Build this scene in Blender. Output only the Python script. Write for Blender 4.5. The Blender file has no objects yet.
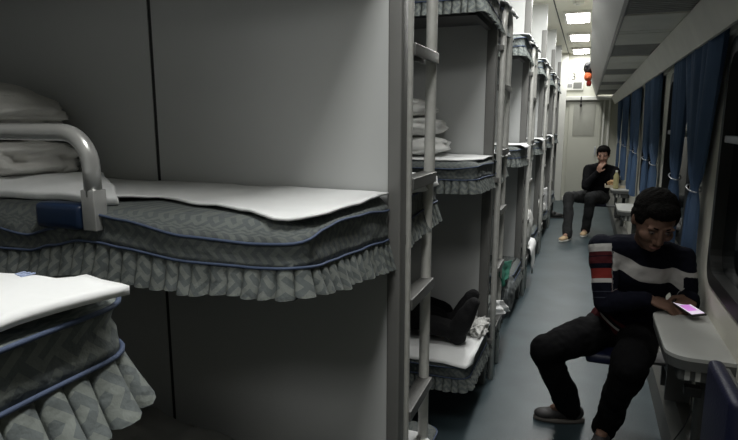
import bpy, bmesh, math, random
import numpy as np
from mathutils import Vector, Matrix, noise
random.seed(7)
COL = bpy.context.scene.collection
R = math.radians

# ------------------------------------------------------------------ materials
def nodes(m):
    m.use_nodes = True
    return m.node_tree.nodes, m.node_tree.links, m.node_tree.nodes['Principled BSDF']

def mat(name, color, rough=.6, metal=0, var=.06, scale=6, bump=0, bscale=60, spec=.5, stretch=(1, 1, 1)):
    """Principled material, colour varied by object-space noise, optional bump."""
    m = bpy.data.materials.new(name)
    N, L, P = nodes(m)
    tc = N.new('ShaderNodeTexCoord'); mp = N.new('ShaderNodeMapping'); mp.inputs['Scale'].default_value = stretch
    L.new(tc.outputs['Object'], mp.inputs['Vector'])
    nz = N.new('ShaderNodeTexNoise'); nz.inputs['Scale'].default_value = scale; nz.inputs['Detail'].default_value = 4
    L.new(mp.outputs[0], nz.inputs['Vector'])
    cr = N.new('ShaderNodeValToRGB')
    cr.color_ramp.elements[0].position = .3; cr.color_ramp.elements[1].position = .7
    cr.color_ramp.elements[0].color = tuple(max(0, c * (1 - var)) for c in color) + (1,)
    cr.color_ramp.elements[1].color = tuple(min(1, c * (1 + var)) for c in color) + (1,)
    L.new(nz.outputs['Fac'], cr.inputs['Fac']); L.new(cr.outputs['Color'], P.inputs['Base Color'])
    P.inputs['Roughness'].default_value = rough; P.inputs['Metallic'].default_value = metal
    P.inputs['Specular IOR Level'].default_value = spec
    if bump:
        n2 = N.new('ShaderNodeTexNoise'); n2.inputs['Scale'].default_value = bscale; n2.inputs['Detail'].default_value = 3
        L.new(mp.outputs[0], n2.inputs['Vector'])
        b = N.new('ShaderNodeBump'); b.inputs['Strength'].default_value = bump; b.inputs['Distance'].default_value = .01
        L.new(n2.outputs['Fac'], b.inputs['Height']); L.new(b.outputs[0], P.inputs['Normal'])
    return m

def emis(name, color, strength):
    m = bpy.data.materials.new(name)
    N, L, P = nodes(m)
    P.inputs['Base Color'].default_value = tuple(color) + (1,)
    P.inputs['Emission Color'].default_value = tuple(color) + (1,)
    P.inputs['Emission Strength'].default_value = strength
    return m

def check_cloth(name, ca, cb, cell=.024):
    """Diagonal basket-weave pattern on the cover's own UVs (metres)."""
    m = bpy.data.materials.new(name)
    N, L, P = nodes(m)
    uv = N.new('ShaderNodeUVMap'); uv.uv_map = 'cloth'
    mp = N.new('ShaderNodeMapping'); mp.inputs['Rotation'].default_value = (0, 0, R(45))
    L.new(uv.outputs[0], mp.inputs['Vector'])
    ck = N.new('ShaderNodeTexChecker'); ck.inputs['Scale'].default_value = 1 / cell
    L.new(mp.outputs[0], ck.inputs['Vector'])
    sx = N.new('ShaderNodeSeparateXYZ'); L.new(mp.outputs[0], sx.inputs[0])
    def stripes(sock):
        mu = N.new('ShaderNodeMath'); mu.operation = 'MULTIPLY'; mu.inputs[1].default_value = 1.5 / cell
        L.new(sock, mu.inputs[0])
        fr = N.new('ShaderNodeMath'); fr.operation = 'FRACT'; L.new(mu.outputs[0], fr.inputs[0])
        gt = N.new('ShaderNodeMath'); gt.operation = 'GREATER_THAN'; gt.inputs[1].default_value = .5
        L.new(fr.outputs[0], gt.inputs[0]); return gt.outputs[0]
    a, b = stripes(sx.outputs[0]), stripes(sx.outputs[1])
    mx = N.new('ShaderNodeMix'); mx.data_type = 'FLOAT'
    L.new(ck.outputs['Fac'], mx.inputs[0]); L.new(a, mx.inputs[2]); L.new(b, mx.inputs[3])
    c = N.new('ShaderNodeMix'); c.data_type = 'RGBA'
    c.inputs[6].default_value = ca + (1,); c.inputs[7].default_value = cb + (1,)
    L.new(mx.outputs[0], c.inputs[0]); L.new(c.outputs[2], P.inputs['Base Color'])
    nz = N.new('ShaderNodeTexNoise'); nz.inputs['Scale'].default_value = 14; nz.inputs['Detail'].default_value = 5
    tc = N.new('ShaderNodeTexCoord'); L.new(tc.outputs['Object'], nz.inputs['Vector'])
    bp = N.new('ShaderNodeBump'); bp.inputs['Strength'].default_value = .5; bp.inputs['Distance'].default_value = .03
    L.new(nz.outputs['Fac'], bp.inputs['Height']); L.new(bp.outputs[0], P.inputs['Normal'])
    P.inputs['Roughness'].default_value = .85
    return m

def floor_mat():
    m = bpy.data.materials.new('vinyl_floor')
    N, L, P = nodes(m)
    tc = N.new('ShaderNodeTexCoord')
    nz = N.new('ShaderNodeTexNoise'); nz.inputs['Scale'].default_value = 3; nz.inputs['Detail'].default_value = 8
    n2 = N.new('ShaderNodeTexNoise'); n2.inputs['Scale'].default_value = 160; n2.inputs['Detail'].default_value = 2
    L.new(tc.outputs['Object'], nz.inputs['Vector']); L.new(tc.outputs['Object'], n2.inputs['Vector'])
    ad = N.new('ShaderNodeMath'); ad.operation = 'ADD'; L.new(nz.outputs['Fac'], ad.inputs[0]); L.new(n2.outputs['Fac'], ad.inputs[1])
    cr = N.new('ShaderNodeValToRGB')
    cr.color_ramp.elements[0].position = .7; cr.color_ramp.elements[0].color = (.034, .052, .060, 1)
    cr.color_ramp.elements[1].position = 1.3 / 1.0 if False else .98; cr.color_ramp.elements[1].color = (.058, .083, .094, 1)
    hf = N.new('ShaderNodeMath'); hf.operation = 'MULTIPLY'; hf.inputs[1].default_value = .82
    L.new(ad.outputs[0], hf.inputs[0]); L.new(hf.outputs[0], cr.inputs['Fac'])
    L.new(cr.outputs['Color'], P.inputs['Base Color'])
    P.inputs['Roughness'].default_value = .42; P.inputs['Specular IOR Level'].default_value = .4
    bp = N.new('ShaderNodeBump'); bp.inputs['Strength'].default_value = .15; bp.inputs['Distance'].default_value = .003
    L.new(nz.outputs['Fac'], bp.inputs['Height']); L.new(bp.outputs[0], P.inputs['Normal'])
    return m

def ramp_mat(name, stops, rough=.95, attr='band'):
    m = bpy.data.materials.new(name)
    N, L, P = nodes(m)
    P.inputs['Specular IOR Level'].default_value = .1
    at = N.new('ShaderNodeAttribute'); at.attribute_name = attr
    cr = N.new('ShaderNodeValToRGB'); cr.color_ramp.interpolation = 'CONSTANT'
    e = cr.color_ramp.elements
    while len(e) > 1: e.remove(e[0])
    e[0].position = 0; e[0].color = tuple(stops[0][1]) + (1,)
    for p, c in stops[1:]:
        q = e.new(p); q.color = tuple(c) + (1,)
    L.new(at.outputs['Fac'], cr.inputs['Fac'])
    nz = N.new('ShaderNodeTexNoise'); nz.inputs['Scale'].default_value = 120
    tc = N.new('ShaderNodeTexCoord'); L.new(tc.outputs['Object'], nz.inputs['Vector'])
    bp = N.new('ShaderNodeBump'); bp.inputs['Strength'].default_value = .3; bp.inputs['Distance'].default_value = .004
    L.new(nz.outputs['Fac'], bp.inputs['Height']); L.new(bp.outputs[0], P.inputs['Normal'])
    L.new(cr.outputs['Color'], P.inputs['Base Color']); P.inputs['Roughness'].default_value = rough
    return m

M = dict(
    panel=mat('grey_laminate_panel', (.47, .48, .475), .42, var=.025, scale=2, bump=.05, bscale=8),
    post=mat('grey_painted_post', (.15, .15, .143), .42, var=.05, scale=9),
    step=mat('ladder_step_grey', (.12, .12, .115), .4, metal=.2, var=.08, scale=30),
    seam=mat('dark_rubber_seam', (.015, .016, .016), .6),
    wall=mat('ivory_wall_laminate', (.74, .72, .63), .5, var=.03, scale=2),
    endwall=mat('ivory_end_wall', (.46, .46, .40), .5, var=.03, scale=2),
    ceil=mat('ivory_ceiling', (.66, .65, .55), .5, var=.03, scale=2),
    trim=mat('light_trim', (.6, .6, .56), .4, var=.04),
    chrome=mat('worn_steel_tube', (.56, .56, .53), .36, metal=.15, var=.10, scale=25, bump=.06, bscale=120),
    rail=mat('satin_silver_rail', (.55, .55, .54), .26, metal=.45, var=.05),
    pan=mat('dark_bed_pan', (.10, .10, .10), .6),
    pipe=mat('blue_piping', (.060, .085, .150), .7, var=.1, scale=40),
    pad=mat('blue_vinyl_pad', (.010, .024, .062), .35, var=.1, scale=12),
    sheet=mat('white_cotton_sheet', (.86, .87, .87), .9, var=.03, scale=9, bump=.45, bscale=13),
    quilt2=mat('white_quilt', (.82, .82, .80), .95, var=.05, scale=8, bump=.9, bscale=12),
    quilt=mat('off_white_quilt', (.66, .65, .62), .95, var=.08, scale=9, bump=.8, bscale=16),
    stripe=mat('faint_blue_print', (.35, .42, .62), .9),
    cover=check_cloth('grey_green_basket_weave', (.100, .113, .116), (.142, .157, .148), .030),
    ruffle=check_cloth('grey_green_basket_weave_ruffle', (.098, .112, .112), (.165, .180, .168), .030),
    curtain=mat('blue_curtain_cloth', (.075, .135, .245), .62, var=.22, scale=5, bump=.3, bscale=40, stretch=(1, 1, .3)),
    tie=mat('silver_tieback', (.5, .52, .55), .35, metal=.5),
    rackface=mat('rack_face_grey', (.26, .26, .245), .5, var=.06, scale=5),  # darker copy of the rack grey: weaker light on the fascia put into its colour
    rack=mat('rack_grey', (.74, .73, .65), .5, var=.06, scale=5),
    rackdark=mat('rack_dark_grille', (.30, .30, .28), .55, var=.1, scale=14),
    table=mat('grey_table_laminate', (.40, .405, .385), .42, var=.03, scale=12),
    tableedge=mat('dark_table_edge', (.085, .088, .085), .45),
    seat=mat('navy_vinyl_seat', (.005, .007, .032), .5, var=.1, scale=30, bump=.2, bscale=90),
    black=mat('black_plastic', (.012, .012, .012), .5),
    frame=mat('black_window_frame', (.012, .013, .012), .45),
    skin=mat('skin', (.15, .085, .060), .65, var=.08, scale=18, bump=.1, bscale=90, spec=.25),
    skin2=mat('skin_lit', (.30, .17, .12), .55, var=.08, scale=18),  # lighter copy of skin; light and shade between the figures put into the colour
    lips=mat('lips', (.22, .085, .07), .5),
    hair=mat('black_hair', (.005, .0045, .004), .95, var=.4, scale=60, bump=.8, bscale=160, spec=.08),
    eyew=mat('eye_lid_shadow', (.10, .07, .06), .5), iris=mat('dark_iris', (.01, .007, .005), .2),
    trouser=mat('black_trouser_cloth', (.004, .004, .0045), .95, var=.2, scale=10, bump=.6, bscale=14, spec=.1),
    jacket=mat('black_jacket_cloth', (.005, .005, .006), .9, var=.2, scale=10, bump=.6, bscale=18, spec=.12),
    jeans=mat('dark_grey_trousers', (.011, .012, .013), .9, var=.2, scale=14, bump=.5, bscale=20),
    shoe=mat('dark_shoe', (.028, .026, .026), .6, var=.2, scale=20),
    sole=mat('shoe_sole', (.10, .09, .08), .7),
    tan=mat('tan_canvas_shoe', (.55, .40, .24), .8, var=.1, scale=40), whitesole=mat('white_sole', (.75, .73, .66), .7),
    sock=mat('black_sock', (.007, .007, .008), .95, var=.2, scale=30, bump=.4, bscale=120),
    green=mat('green_cloth', (.010, .115, .075), .8, var=.15, scale=30),
    pillow=mat('white_pillow_cotton', (.66, .66, .64), .95, var=.05, scale=8, bump=.7, bscale=10),
    orange=mat('orange_bag', (.75, .16, .05), .7, var=.1, scale=20),
    bag=mat('black_bag', (.015, .015, .017), .7, var=.2, scale=20, bump=.4),
    bottle=None, card=mat('cardboard_tray', (.46, .40, .30), .85, var=.1, scale=30),
    food=mat('bread_food', (.38, .24, .12), .9, var=.3, scale=40, bump=.6), paper=mat('white_paper', (.66, .66, .62), .8),
    red=mat('red_paint', (.5, .03, .02), .5),
)
def glass(name, color, rough=.02, trans=1.0):
    m = bpy.data.materials.new(name); N, L, P = nodes(m)
    P.inputs['Base Color'].default_value = color + (1,); P.inputs['Roughness'].default_value = rough
    P.inputs['Transmission Weight'].default_value = trans; P.inputs['IOR'].default_value = 1.45 if trans < .1 else 1.15
    return m
M['bottle'] = glass('tea_bottle_plastic', (.42, .38, .20), .12, .0)
M['glass'] = glass('window_glass', (.02, .025, .025), .06, .5); M['glass'].node_tree.nodes['Principled BSDF'].inputs['Specular IOR Level'].default_value = .2
M['cover_near'] = check_cloth('grey_green_basket_weave_lit', (.130, .148, .148), (.200, .220, .204), .030)  # same cloth as cover, lightened: light on the near bunk put into its colour
M['lamp'] = emis('lamp_diffuser', (1, 1, .97), 6.0)
M['screen'] = emis('phone_screen_white', (.80, .72, .85), .55)
M['screenpink'] = emis('phone_screen_pink', (.58, .22, .62), .7)
M['led'] = emis('led_panel_dark', (.12, .12, .11), .02)
M['ledtext'] = emis('led_text', (.55, .5, .42), .3)
M['gridmat'] = mat('sign_grey', (.22, .22, .22), .6)

# ------------------------------------------------------------------ object helpers
def tag(o, label=None, cat=None, group=None, kind=None):
    if label: o['label'] = label
    if cat: o['category'] = cat
    if group: o['group'] = group
    if kind: o['kind'] = kind
    return o

def empty(name, label, cat, loc=(0, 0, 0), group=None, rot=(0, 0, 0)):
    o = bpy.data.objects.new(name, None); COL.objects.link(o); o.empty_display_size = .05
    o.location = loc; o.rotation_euler = rot
    return tag(o, label, cat, group)

def link(name, me, parent=None, loc=None):
    o = bpy.data.objects.new(name, me); COL.objects.link(o)
    if parent: o.parent = parent
    if loc is not None: o.location = loc
    return o

def copy_tree(o, parent=None):
    c = o.copy(); COL.objects.link(c); c.parent = parent
    for ch in list(o.children): copy_tree(ch, c)
    return c

class MB:
    """collects shapes into ONE mesh"""
    def __init__(s): s.v = []; s.f = []; s.mi = []; s.uv = None; s.cur = 0
    def add(s, vs, fs):
        n = len(s.v); s.v += [tuple(v) for v in vs]
        s.f += [tuple(i + n for i in f) for f in fs]; s.mi += [s.cur] * len(fs)
        return s
    def box(s, x0, x1, y0, y1, z0, z1, b=0.0):
        if b <= 0:
            vs = [(x, y, z) for z in (z0, z1) for y in (y0, y1) for x in (x0, x1)]
            return s.add(vs, [(0, 2, 3, 1), (4, 5, 7, 6), (0, 1, 5, 4), (2, 6, 7, 3), (0, 4, 6, 2), (1, 3, 7, 5)])
        bm = bmesh.new(); bmesh.ops.create_cube(bm, size=1)
        for v in bm.verts:
            v.co = Vector(((x0 + x1) / 2 + v.co.x * (x1 - x0), (y0 + y1) / 2 + v.co.y * (y1 - y0), (z0 + z1) / 2 + v.co.z * (z1 - z0)))
        bmesh.ops.bevel(bm, geom=bm.edges[:], offset=b, segments=3, profile=.6, affect='EDGES')
        bm.verts.index_update()
        s.add([v.co[:] for v in bm.verts], [[v.index for v in f.verts] for f in bm.faces]); bm.free(); return s
    def tube(s, pts, r, n=12, caps=True, radii=None):
        pts = [Vector(p) for p in pts]; rings = []; up = None
        for i, p in enumerate(pts):
            d = (pts[min(i + 1, len(pts) - 1)] - pts[max(i - 1, 0)]).normalized()
            if up is None:
                up = Vector((0, 0, 1)) if abs(d.z) < .9 else Vector((1, 0, 0))
            a = (up - d * up.dot(d)).normalized(); up = a; b = d.cross(a)
            rr = radii[i] if radii else r
            rings.append([p + (a * math.cos(t) + b * math.sin(t)) * rr for t in [2 * math.pi * k / n for k in range(n)]])
        vs = [v for rg in rings for v in rg]; fs = []
        for i in range(len(rings) - 1):
            for k in range(n):
                fs.append((i * n + k, i * n + (k + 1) % n, (i + 1) * n + (k + 1) % n, (i + 1) * n + k))
        if caps: fs += [tuple(range(n))[::-1], tuple((len(rings) - 1) * n + k for k in range(n))]
        return s.add(vs, fs)
    def ell(s, c, r, ax=None, n=16, m=10):
        ax = ax or Matrix.Identity(3); c = Vector(c); vs = []; fs = []
        vs.append(c + ax @ Vector((0, 0, -r[2])))
        for j in range(1, m):
            ph = -math.pi / 2 + math.pi * j / m
            for k in range(n):
                t = 2 * math.pi * k / n
                vs.append(c + ax @ Vector((r[0] * math.cos(ph) * math.cos(t), r[1] * math.cos(ph) * math.sin(t), r[2] * math.sin(ph))))
        vs.append(c + ax @ Vector((0, 0, r[2])))
        for k in range(n): fs.append((0, 1 + (k + 1) % n, 1 + k))
        for j in range(m - 2):
            for k in range(n):
                a = 1 + j * n
                fs.append((a + k, a + (k + 1) % n, a + n + (k + 1) % n, a + n + k))
        t = len(vs) - 1; a = 1 + (m - 2) * n
        for k in range(n): fs.append((a + k, a + (k + 1) % n, t))
        return s.add(vs, fs)
    def cone(s, p0, p1, r0, r1, n=14):
        """tapered capsule"""
        p0, p1 = Vector(p0), Vector(p1); d = (p1 - p0); L = d.length; d /= max(L, 1e-6); pts = []; rad = []
        for t in (-1, -.85, -.5, 0):
            pts.append(p0 + d * r0 * t); rad.append(r0 * max(.05, math.sqrt(max(0, 1 - t * t))))
        for t in (0, .5, .85, 1):
            pts.append(p1 + d * r1 * t); rad.append(r1 * max(.05, math.sqrt(max(0, 1 - t * t))))
        return s.tube(pts, 0, n, True, rad)
    def build(s, name, mats, parent=None, loc=None, smooth=True, uv=None, auto=None):
        me = bpy.data.meshes.new(name); me.from_pydata(s.v, [], s.f)
        mats = mats if isinstance(mats, (list, tuple)) else [mats]
        for m in mats: me.materials.append(m)
        me.polygons.foreach_set('material_index', s.mi)
        if uv is not None:
            l = me.uv_layers.new(name='cloth')
            li = np.empty(len(me.loops), dtype=np.int32); me.loops.foreach_get('vertex_index', li)
            l.data.foreach_set('uv', np.array(uv, dtype=np.float32)[li].ravel())
        if smooth:
            me.polygons.foreach_set('use_smooth', [True] * len(me.polygons))
            if auto: me.set_sharp_from_angle(angle=R(auto))
        me.update()
        return link(name, me, parent, loc)

def boxo(name, m, x0, x1, y0, y1, z0, z1, parent=None, b=0.0, **kw):
    return MB().box(x0, x1, y0, y1, z0, z1, b).build(name, m, parent, smooth=b > 0, auto=40 if b > 0 else None, **kw)

def grid(nu, nv, fn):
    vs = [fn(i / (nu - 1), j / (nv - 1)) for j in range(nv) for i in range(nu)]
    fs = [(j * nu + i, j * nu + i + 1, (j + 1) * nu + i + 1, (j + 1) * nu + i) for j in range(nv - 1) for i in range(nu - 1)]
    return vs, fs

def bake(o, mods):
    """apply modifiers without bpy.ops"""
    for t, kw in mods:
        m = o.modifiers.new(t, t)
        for k, v in kw.items(): setattr(m, k, v)
    dg = bpy.context.evaluated_depsgraph_get(); dg.update()
    me = bpy.data.meshes.new_from_object(o.evaluated_get(dg))
    o.modifiers.clear(); old = o.data; o.data = me; me.name = old.name; bpy.data.meshes.remove(old)
    me.polygons.foreach_set('use_smooth', [True] * len(me.polygons)); me.update()
    return o

def structure(o, label=None):
    o['kind'] = 'structure'
    if label: o['label'] = label
    return o

def nz(x, y, z=0, s=1.0): return noise.noise(Vector((x * s, y * s, z * s)))

# ------------------------------------------------------------------ dimensions (metres)
XW = -2.42; XR = .55; YB = -2.2; YE = 12.3; H = 2.95
PITCH = 1.85
PART = [1.45 + PITCH * k for k in range(6)]          # partitions between bays
PN = -.16                                           # partition behind the near bunk
ZM, ZT, ZL = 1.40, 2.26, .385                        # mattress tops

# ------------------------------------------------------------------ the carriage shell
structure(boxo('floor', floor_mat(), XW - .1, XR + .1, YB - .1, YE + .1, -.06, 0))
# ceiling with shallow cove on both sides
mb = MB()
prof = [(XW - .05, 2.62), (XW + .35, 2.82), (XW + .8, H), (XR + .05, H), (XR + .05, H + .06), (XW - .05, H + .06)]
n = len(prof)
mb.add([(x, YB - .1, z) for x, z in prof] + [(x, YE + .1, z) for x, z in prof],
       [(i, (i + 1) % n, n + (i + 1) % n, n + i) for i in range(n)] + [tuple(range(n)), tuple(range(n, 2 * n))[::-1]])
structure(mb.build('ceiling', M['ceil'], smooth=False))
structure(boxo('trim_1', M['seam'], -.448, -.436, YB, YE, H - .008, H + .002))
structure(boxo('wall_left', M['panel'], XW - .08, XW, YB, YE, 0, 2.66))
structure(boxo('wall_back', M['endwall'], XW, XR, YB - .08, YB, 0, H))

# right wall with window openings
WINC = [2.28 + PITCH * k for k in range(-1, 5)]       # window centres
WZ0, WZ1, WH = .91, 1.93, .57
mb = MB(); ycur = YB
for c in WINC:
    a, b = c - WH, c + WH
    mb.box(XR, XR + .08, ycur, a, WZ0, WZ1); ycur = b
mb.box(XR, XR + .08, ycur, YE, WZ0, WZ1)
mb.box(XR, XR + .08, YB, YE, 0, WZ0); mb.box(XR, XR + .08, YB, YE, WZ1, H)
structure(mb.build('wall_right', M['wall'], smooth=False))
# rounded black frames, glass and opening bar in each window
def rrect(y0, y1, z0, z1, r, k=5):
    out = []
    for cy, cz, a0 in ((y1 - r, z1 - r, 0), (y0 + r, z1 - r, 90), (y0 + r, z0 + r, 180), (y1 - r, z0 + r, 270)):
        for i in range(k + 1):
            a = R(a0 + 90 * i / k); out.append((cy + r * math.cos(a), cz + r * math.sin(a)))
    return out
for i, c in enumerate(WINC):
    a, b = c - WH, c + WH
    o1 = rrect(a - .015, b + .015, WZ0 - .015, WZ1 + .015, .10); o2 = rrect(a + .05, b - .05, WZ0 + .05, WZ1 - .05, .09)
    m_ = MB(); k = len(o1)
    L3 = [[(XR - .008, y, z) for y, z in o1], [(XR - .012, y, z) for y, z in o2], [(XR + .05, y, z) for y, z in o2], [(XR + .03, y, z) for y, z in o1]]
    vs = sum(L3, []); fs = []
    for j in range(3):
        for q in range(k): fs.append((j * k + q, j * k + (q + 1) % k, (j + 1) * k + (q + 1) % k, (j + 1) * k + q))
    m_.add(vs, fs)
    w = structure(m_.build('window_%d' % (i + 1), M['frame'], smooth=False))
    p = MB().box(XR + .034, XR + .042, a + .04, b - .04, WZ0 + .04, WZ1 - .04).build('glass_pane', M['glass'], w, smooth=False)
    MB().box(XR - .004, XR + .03, a + .05, b - .05, 1.515, 1.545, .005).build('opening_bar', M['tie'], w)
# night outside: a dark embankment board seen only through the panes is the world itself

# pelmet / light cove between rack and wall
structure(MB().box(XR - .02, XR - .001, YB + .01, YE - .12, 1.965, 2.03).build('trim_2', M['rack'], smooth=False))
# lower wall duct with heater cover
mb = MB()
prof = [(XR, 0), (XR - .10, 0), (XR - .10, .16), (XR - .055, .22), (XR, .24)]
n = len(prof)
mb.add([(x, YB, z) for x, z in prof] + [(x, YE, z) for x, z in prof], [(i, (i + 1) % n, n + (i + 1) % n, n + i)[::-1] for i in range(n)])
structure(mb.build('baseboard_right', mat('dark_heater_cover', (.13, .13, .12), .5), smooth=False))

# end wall with bulkhead, lintel, door
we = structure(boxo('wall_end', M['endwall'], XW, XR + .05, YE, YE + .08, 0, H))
structure(boxo('trim_3', M['trim'], -.44, XR, YE - .10, YE, 2.03, 2.11, b=.01))
d = structure(boxo('door_1', M['endwall'], -.37, .24, YE - .035, YE, .07, 2.0, b=.006))
boxo('door_panel', M['gridmat'], -.285, .128, YE - .045, YE - .034, 1.33, 1.95, d, b=.004)
bpy.data.objects['door_panel'].data.materials[0] = mat('door_panel_grey', (.33, .33, .29), .45)
boxo('door_handle', M['tie'], .15, .18, YE - .075, YE - .035, .95, 1.12, d, b=.006)
structure(boxo('baseboard_end', M['trim'], -.41, XR - .1, YE - .05, YE, 0, .09, b=.008))
structure(boxo('trim_4', M['trim'], .27, .30, YE - .06, YE, .09, 2.03, b=.006))
structure(boxo('trim_5', M['trim'], .36, .40, YE - .09, YE, .09, 2.03, b=.006))
structure(boxo('trim_6', M['trim'], -.66, -.44, YE - .12, YE, 0, H, b=.01))
sg = empty('number_sign', 'small white plate with a dark number 3 above the far doorway', 'sign', (-.32, YE, 2.49))
boxo('plate', M['ceil'], -.09, .09, -.014, 0, -.10, .10, sg, b=.003)
def text_mesh(txt, size, m, parent, name, loc, rot=(R(90), 0, 0), ext=.003, scale=(1, 1, 1)):
    cu = bpy.data.curves.new(name, 'FONT'); cu.body = txt; cu.size = size; cu.extrude = ext
    cu.align_x = 'CENTER'; cu.align_y = 'CENTER'
    t = bpy.data.objects.new(name, cu); COL.objects.link(t)
    dg = bpy.context.evaluated_depsgraph_get(); dg.update()
    me = bpy.data.meshes.new_from_object(t.evaluated_get(dg)); bpy.data.objects.remove(t)
    me.materials.clear(); me.materials.append(m)
    o = link(name, me, parent, loc); o.rotation_euler = rot; o.scale = scale
    return o
text_mesh('3', .19, M['bag'], sg, 'numeral', (0, -.016, 0))
dp = empty('led_display', 'dark electronic display with faint lit characters above the far doorway', 'display', (-.29, YE, 2.325))
boxo('housing', M['trim'], -.16, .16, -.04, 0, -.095, .095, dp, b=.008)
boxo('screen', M['led'], -.03, .13, -.046, -.038, -.06, .06, dp)
boxo('label_strip', M['gridmat'], -.14, -.05, -.044, -.038, -.04, .03, dp)
cb = MB(); cb.tube([(-.155, YE - .11, 2.10), (-.155, YE - .115, 2.02), (-.152, YE - .11, 1.97)], .012, 8)
cb.ell((-.152, YE - .11, 1.94), (.024, .024, .04))
tag(cb.build('pull_cord', M['black']), 'short black cord with a knob hanging from the lintel over the far door', 'cord')

# ------------------------------------------------------------------ lights
LY = [8.05 + 1.85 * k for k in range(2, -6, -1)]
POW = {0: 1.0}
for i, y in enumerate(LY):
    if y < -2.0: continue
    seen = i < 3
    e = empty('ceiling_light', ['square white ceiling light farthest down the aisle', 'square white ceiling light second from the far end wall',
              'square white ceiling light third from the far end wall'][i] if seen else 'white ceiling light above the aisle nearer the camera',
              'ceiling light', (-.20, y, H), 'ceiling lights along the aisle')
    fr = MB()
    for bx in ((-.17, -.14, -.38, .38), (.14, .17, -.38, .38), (-.14, .14, -.38, -.35), (-.14, .14, .35, .38)):
        fr.box(*bx, -.03, 0)
    fr.build('light_frame', M['trim'], e, smooth=False)
    boxo('diffuser', M['lamp'], -.14, .14, -.35, .35, -.022, -.004, e)
    l = bpy.data.lights.new('aisle_lamp', 'AREA'); l.shape = 'RECTANGLE'; l.size = .26; l.size_y = .68
    k = len(LY)
    l.energy = 20 if y > 7 else (30 if y > 3.5 else (10 if y > 1.5 else (15 if y > 0 else 13)))
    l.color = (1.0, 1.0, .975)
    lo = bpy.data.objects.new('aisle_lamp', l); COL.objects.link(lo); lo.location = (-.20, y, H - .035)
    lo.visible_camera = True

# round speaker grille / smoke detector on the ceiling
sp = MB(); sp.tube([(-.18, 7.1, H), (-.18, 7.1, H - .03)], .06, 20); sp.tube([(-.18, 7.1, H - .03), (-.18, 7.1, H - .045)], .03, 16)
tag(sp.build('smoke_detector', M['trim'], auto=30), 'small round detector on the ceiling just before the lights', 'detector')

# ------------------------------------------------------------------ partitions
def partition(y, label, px=-.555, pr=-.500):
    e = empty('bunk_partition', label, 'partition', (0, y, 0), 'partitions between the bunk bays')
    m_ = MB(); x = XW + .01; w = 1.13
    m_.box(XW, -1.287, 0, .04, 0, 2.92, 0); m_.box(-1.273, px, 0, .04, 0, 2.92)
    m_.build('panel', M['panel'], e, smooth=False)
    boxo('seam_strip', M['seam'], -1.287, -1.273, .003, .037, 0, 2.92, e)
    m_ = MB(); m_.box(px, pr, -.006, .05, 0, 2.64, .006)
    m_.build('end_post', M['post'], e, auto=40)
    boxo('upper_post', M['panel'], px, pr - .004, -.002, .044, 2.64, 2.92, e)
    return e
names = ['large grey panel partition behind the nearest bunks', 'grey partition at the second ladder, behind the stacked white quilts',
         'grey partition at the third ladder along the aisle', 'grey partition at the fourth ladder along the aisle',
         'grey partition at the fifth ladder along the aisle', 'grey partition farthest down the aisle next to the end wall']
for y, nm in zip(PART, names): partition(y, nm, *((-.500, -.462) if y < 2 else (-.555, -.500)))
partition(PN, 'grey partition beside the camera behind the nearest bunk')

# ladders
def ladder():
    e = empty('bunk_ladder', 'x', 'ladder', (0, 0, 0), 'steel bunk ladders along the aisle')
    x = -.478; r = .0180
    for s, y0 in ((0, .092), (1, .352)):
        yc = .222; rr = abs(y0 - yc); q = .006 if s else 0
        pts = [(x - q, y0, 0), (x - q, y0, .5), (x - q, y0, 1.30), (x, y0, 1.46), (x, y0, 2.14)]
        for k in range(1, 7):
            a = math.pi / 2 * k / 6
            pts.append((x, yc + (rr if s else -rr) * math.cos(a), 2.14 + .115 * math.sin(a)))
        MB().tube(pts, r, 14).build('rail', M['chrome'], e)
    for z in (.345, .715, 1.075, 1.435, 1.81):
        m_ = MB()
        m_.box(x - .026, x + .024, .095, .355, z - .006, z + .006, .003)
        m_.box(x - .026, x - .020, .095, .355, z - .028, z + .002, .002); m_.box(x + .018, x + .024, .095, .355, z - .028, z + .002, .002)
        m_.build('step', M['step'], e, auto=40)
    for z in (.25, 1.25, 2.0):
        MB().box(-.502, -.470, .035, .085, z, z + .03, .003).build('wall_bracket', M['post'], e, auto=40)
    return e
lab = ['nearest steel bunk ladder beside the large grey panel', 'second steel bunk ladder, with its rounded top hoop in view', 'third steel bunk ladder along the aisle',
       'fourth steel bunk ladder along the aisle', 'fifth steel bunk ladder along the aisle']
L0 = ladder()
for k, t in enumerate(lab):
    o = L0 if k == 0 else copy_tree(L0)
    o.location = (0, PART[k], 0); o['label'] = t

# ------------------------------------------------------------------ bunks
PROF = {   # (path position from the corner, piping 1, piping 2, ruffle hem)
    1: [(-1.4, -.038, -.100, -.164), (-.83, -.040, -.100, -.164), (-.66, -.058, -.095, -.158), (-.58, -.040, -.078, -.145), (-.50, -.004, -.063, -.137), (-.44, -.002, -.064, -.138), (-.38, -.008, -.070, -.142),
        (-.20, -.030, -.083, -.148), (-.06, -.034, -.082, -.140), (.03, -.030, -.078, -.135), (.12, -.016, -.088, -.150), (.20, -.011, -.093, -.162), (.35, -.020, -.104, -.176), (.52, -.034, -.116, -.200)],
    4: [(-1.4, -.006, -.066, -.135), (.6, -.006, -.066, -.135)],
    0: [(-1.4, -.030, -.088, -.160), (-.1, -.032, -.086, -.155), (.1, -.014, -.080, -.150), (.6, -.03, -.10, -.17)]}
def lerp_rows(tab, x):
    x = max(tab[0][0], min(tab[-1][0] - 1e-6, x))
    for a, b in zip(tab, tab[1:]):
        if a[0] <= x <= b[0]:
            t = (x - a[0]) / (b[0] - a[0]); t = t * t * (3 - 2 * t)
            return [a[i] + (b[i] - a[i]) * t for i in (1, 2, 3)]

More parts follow.
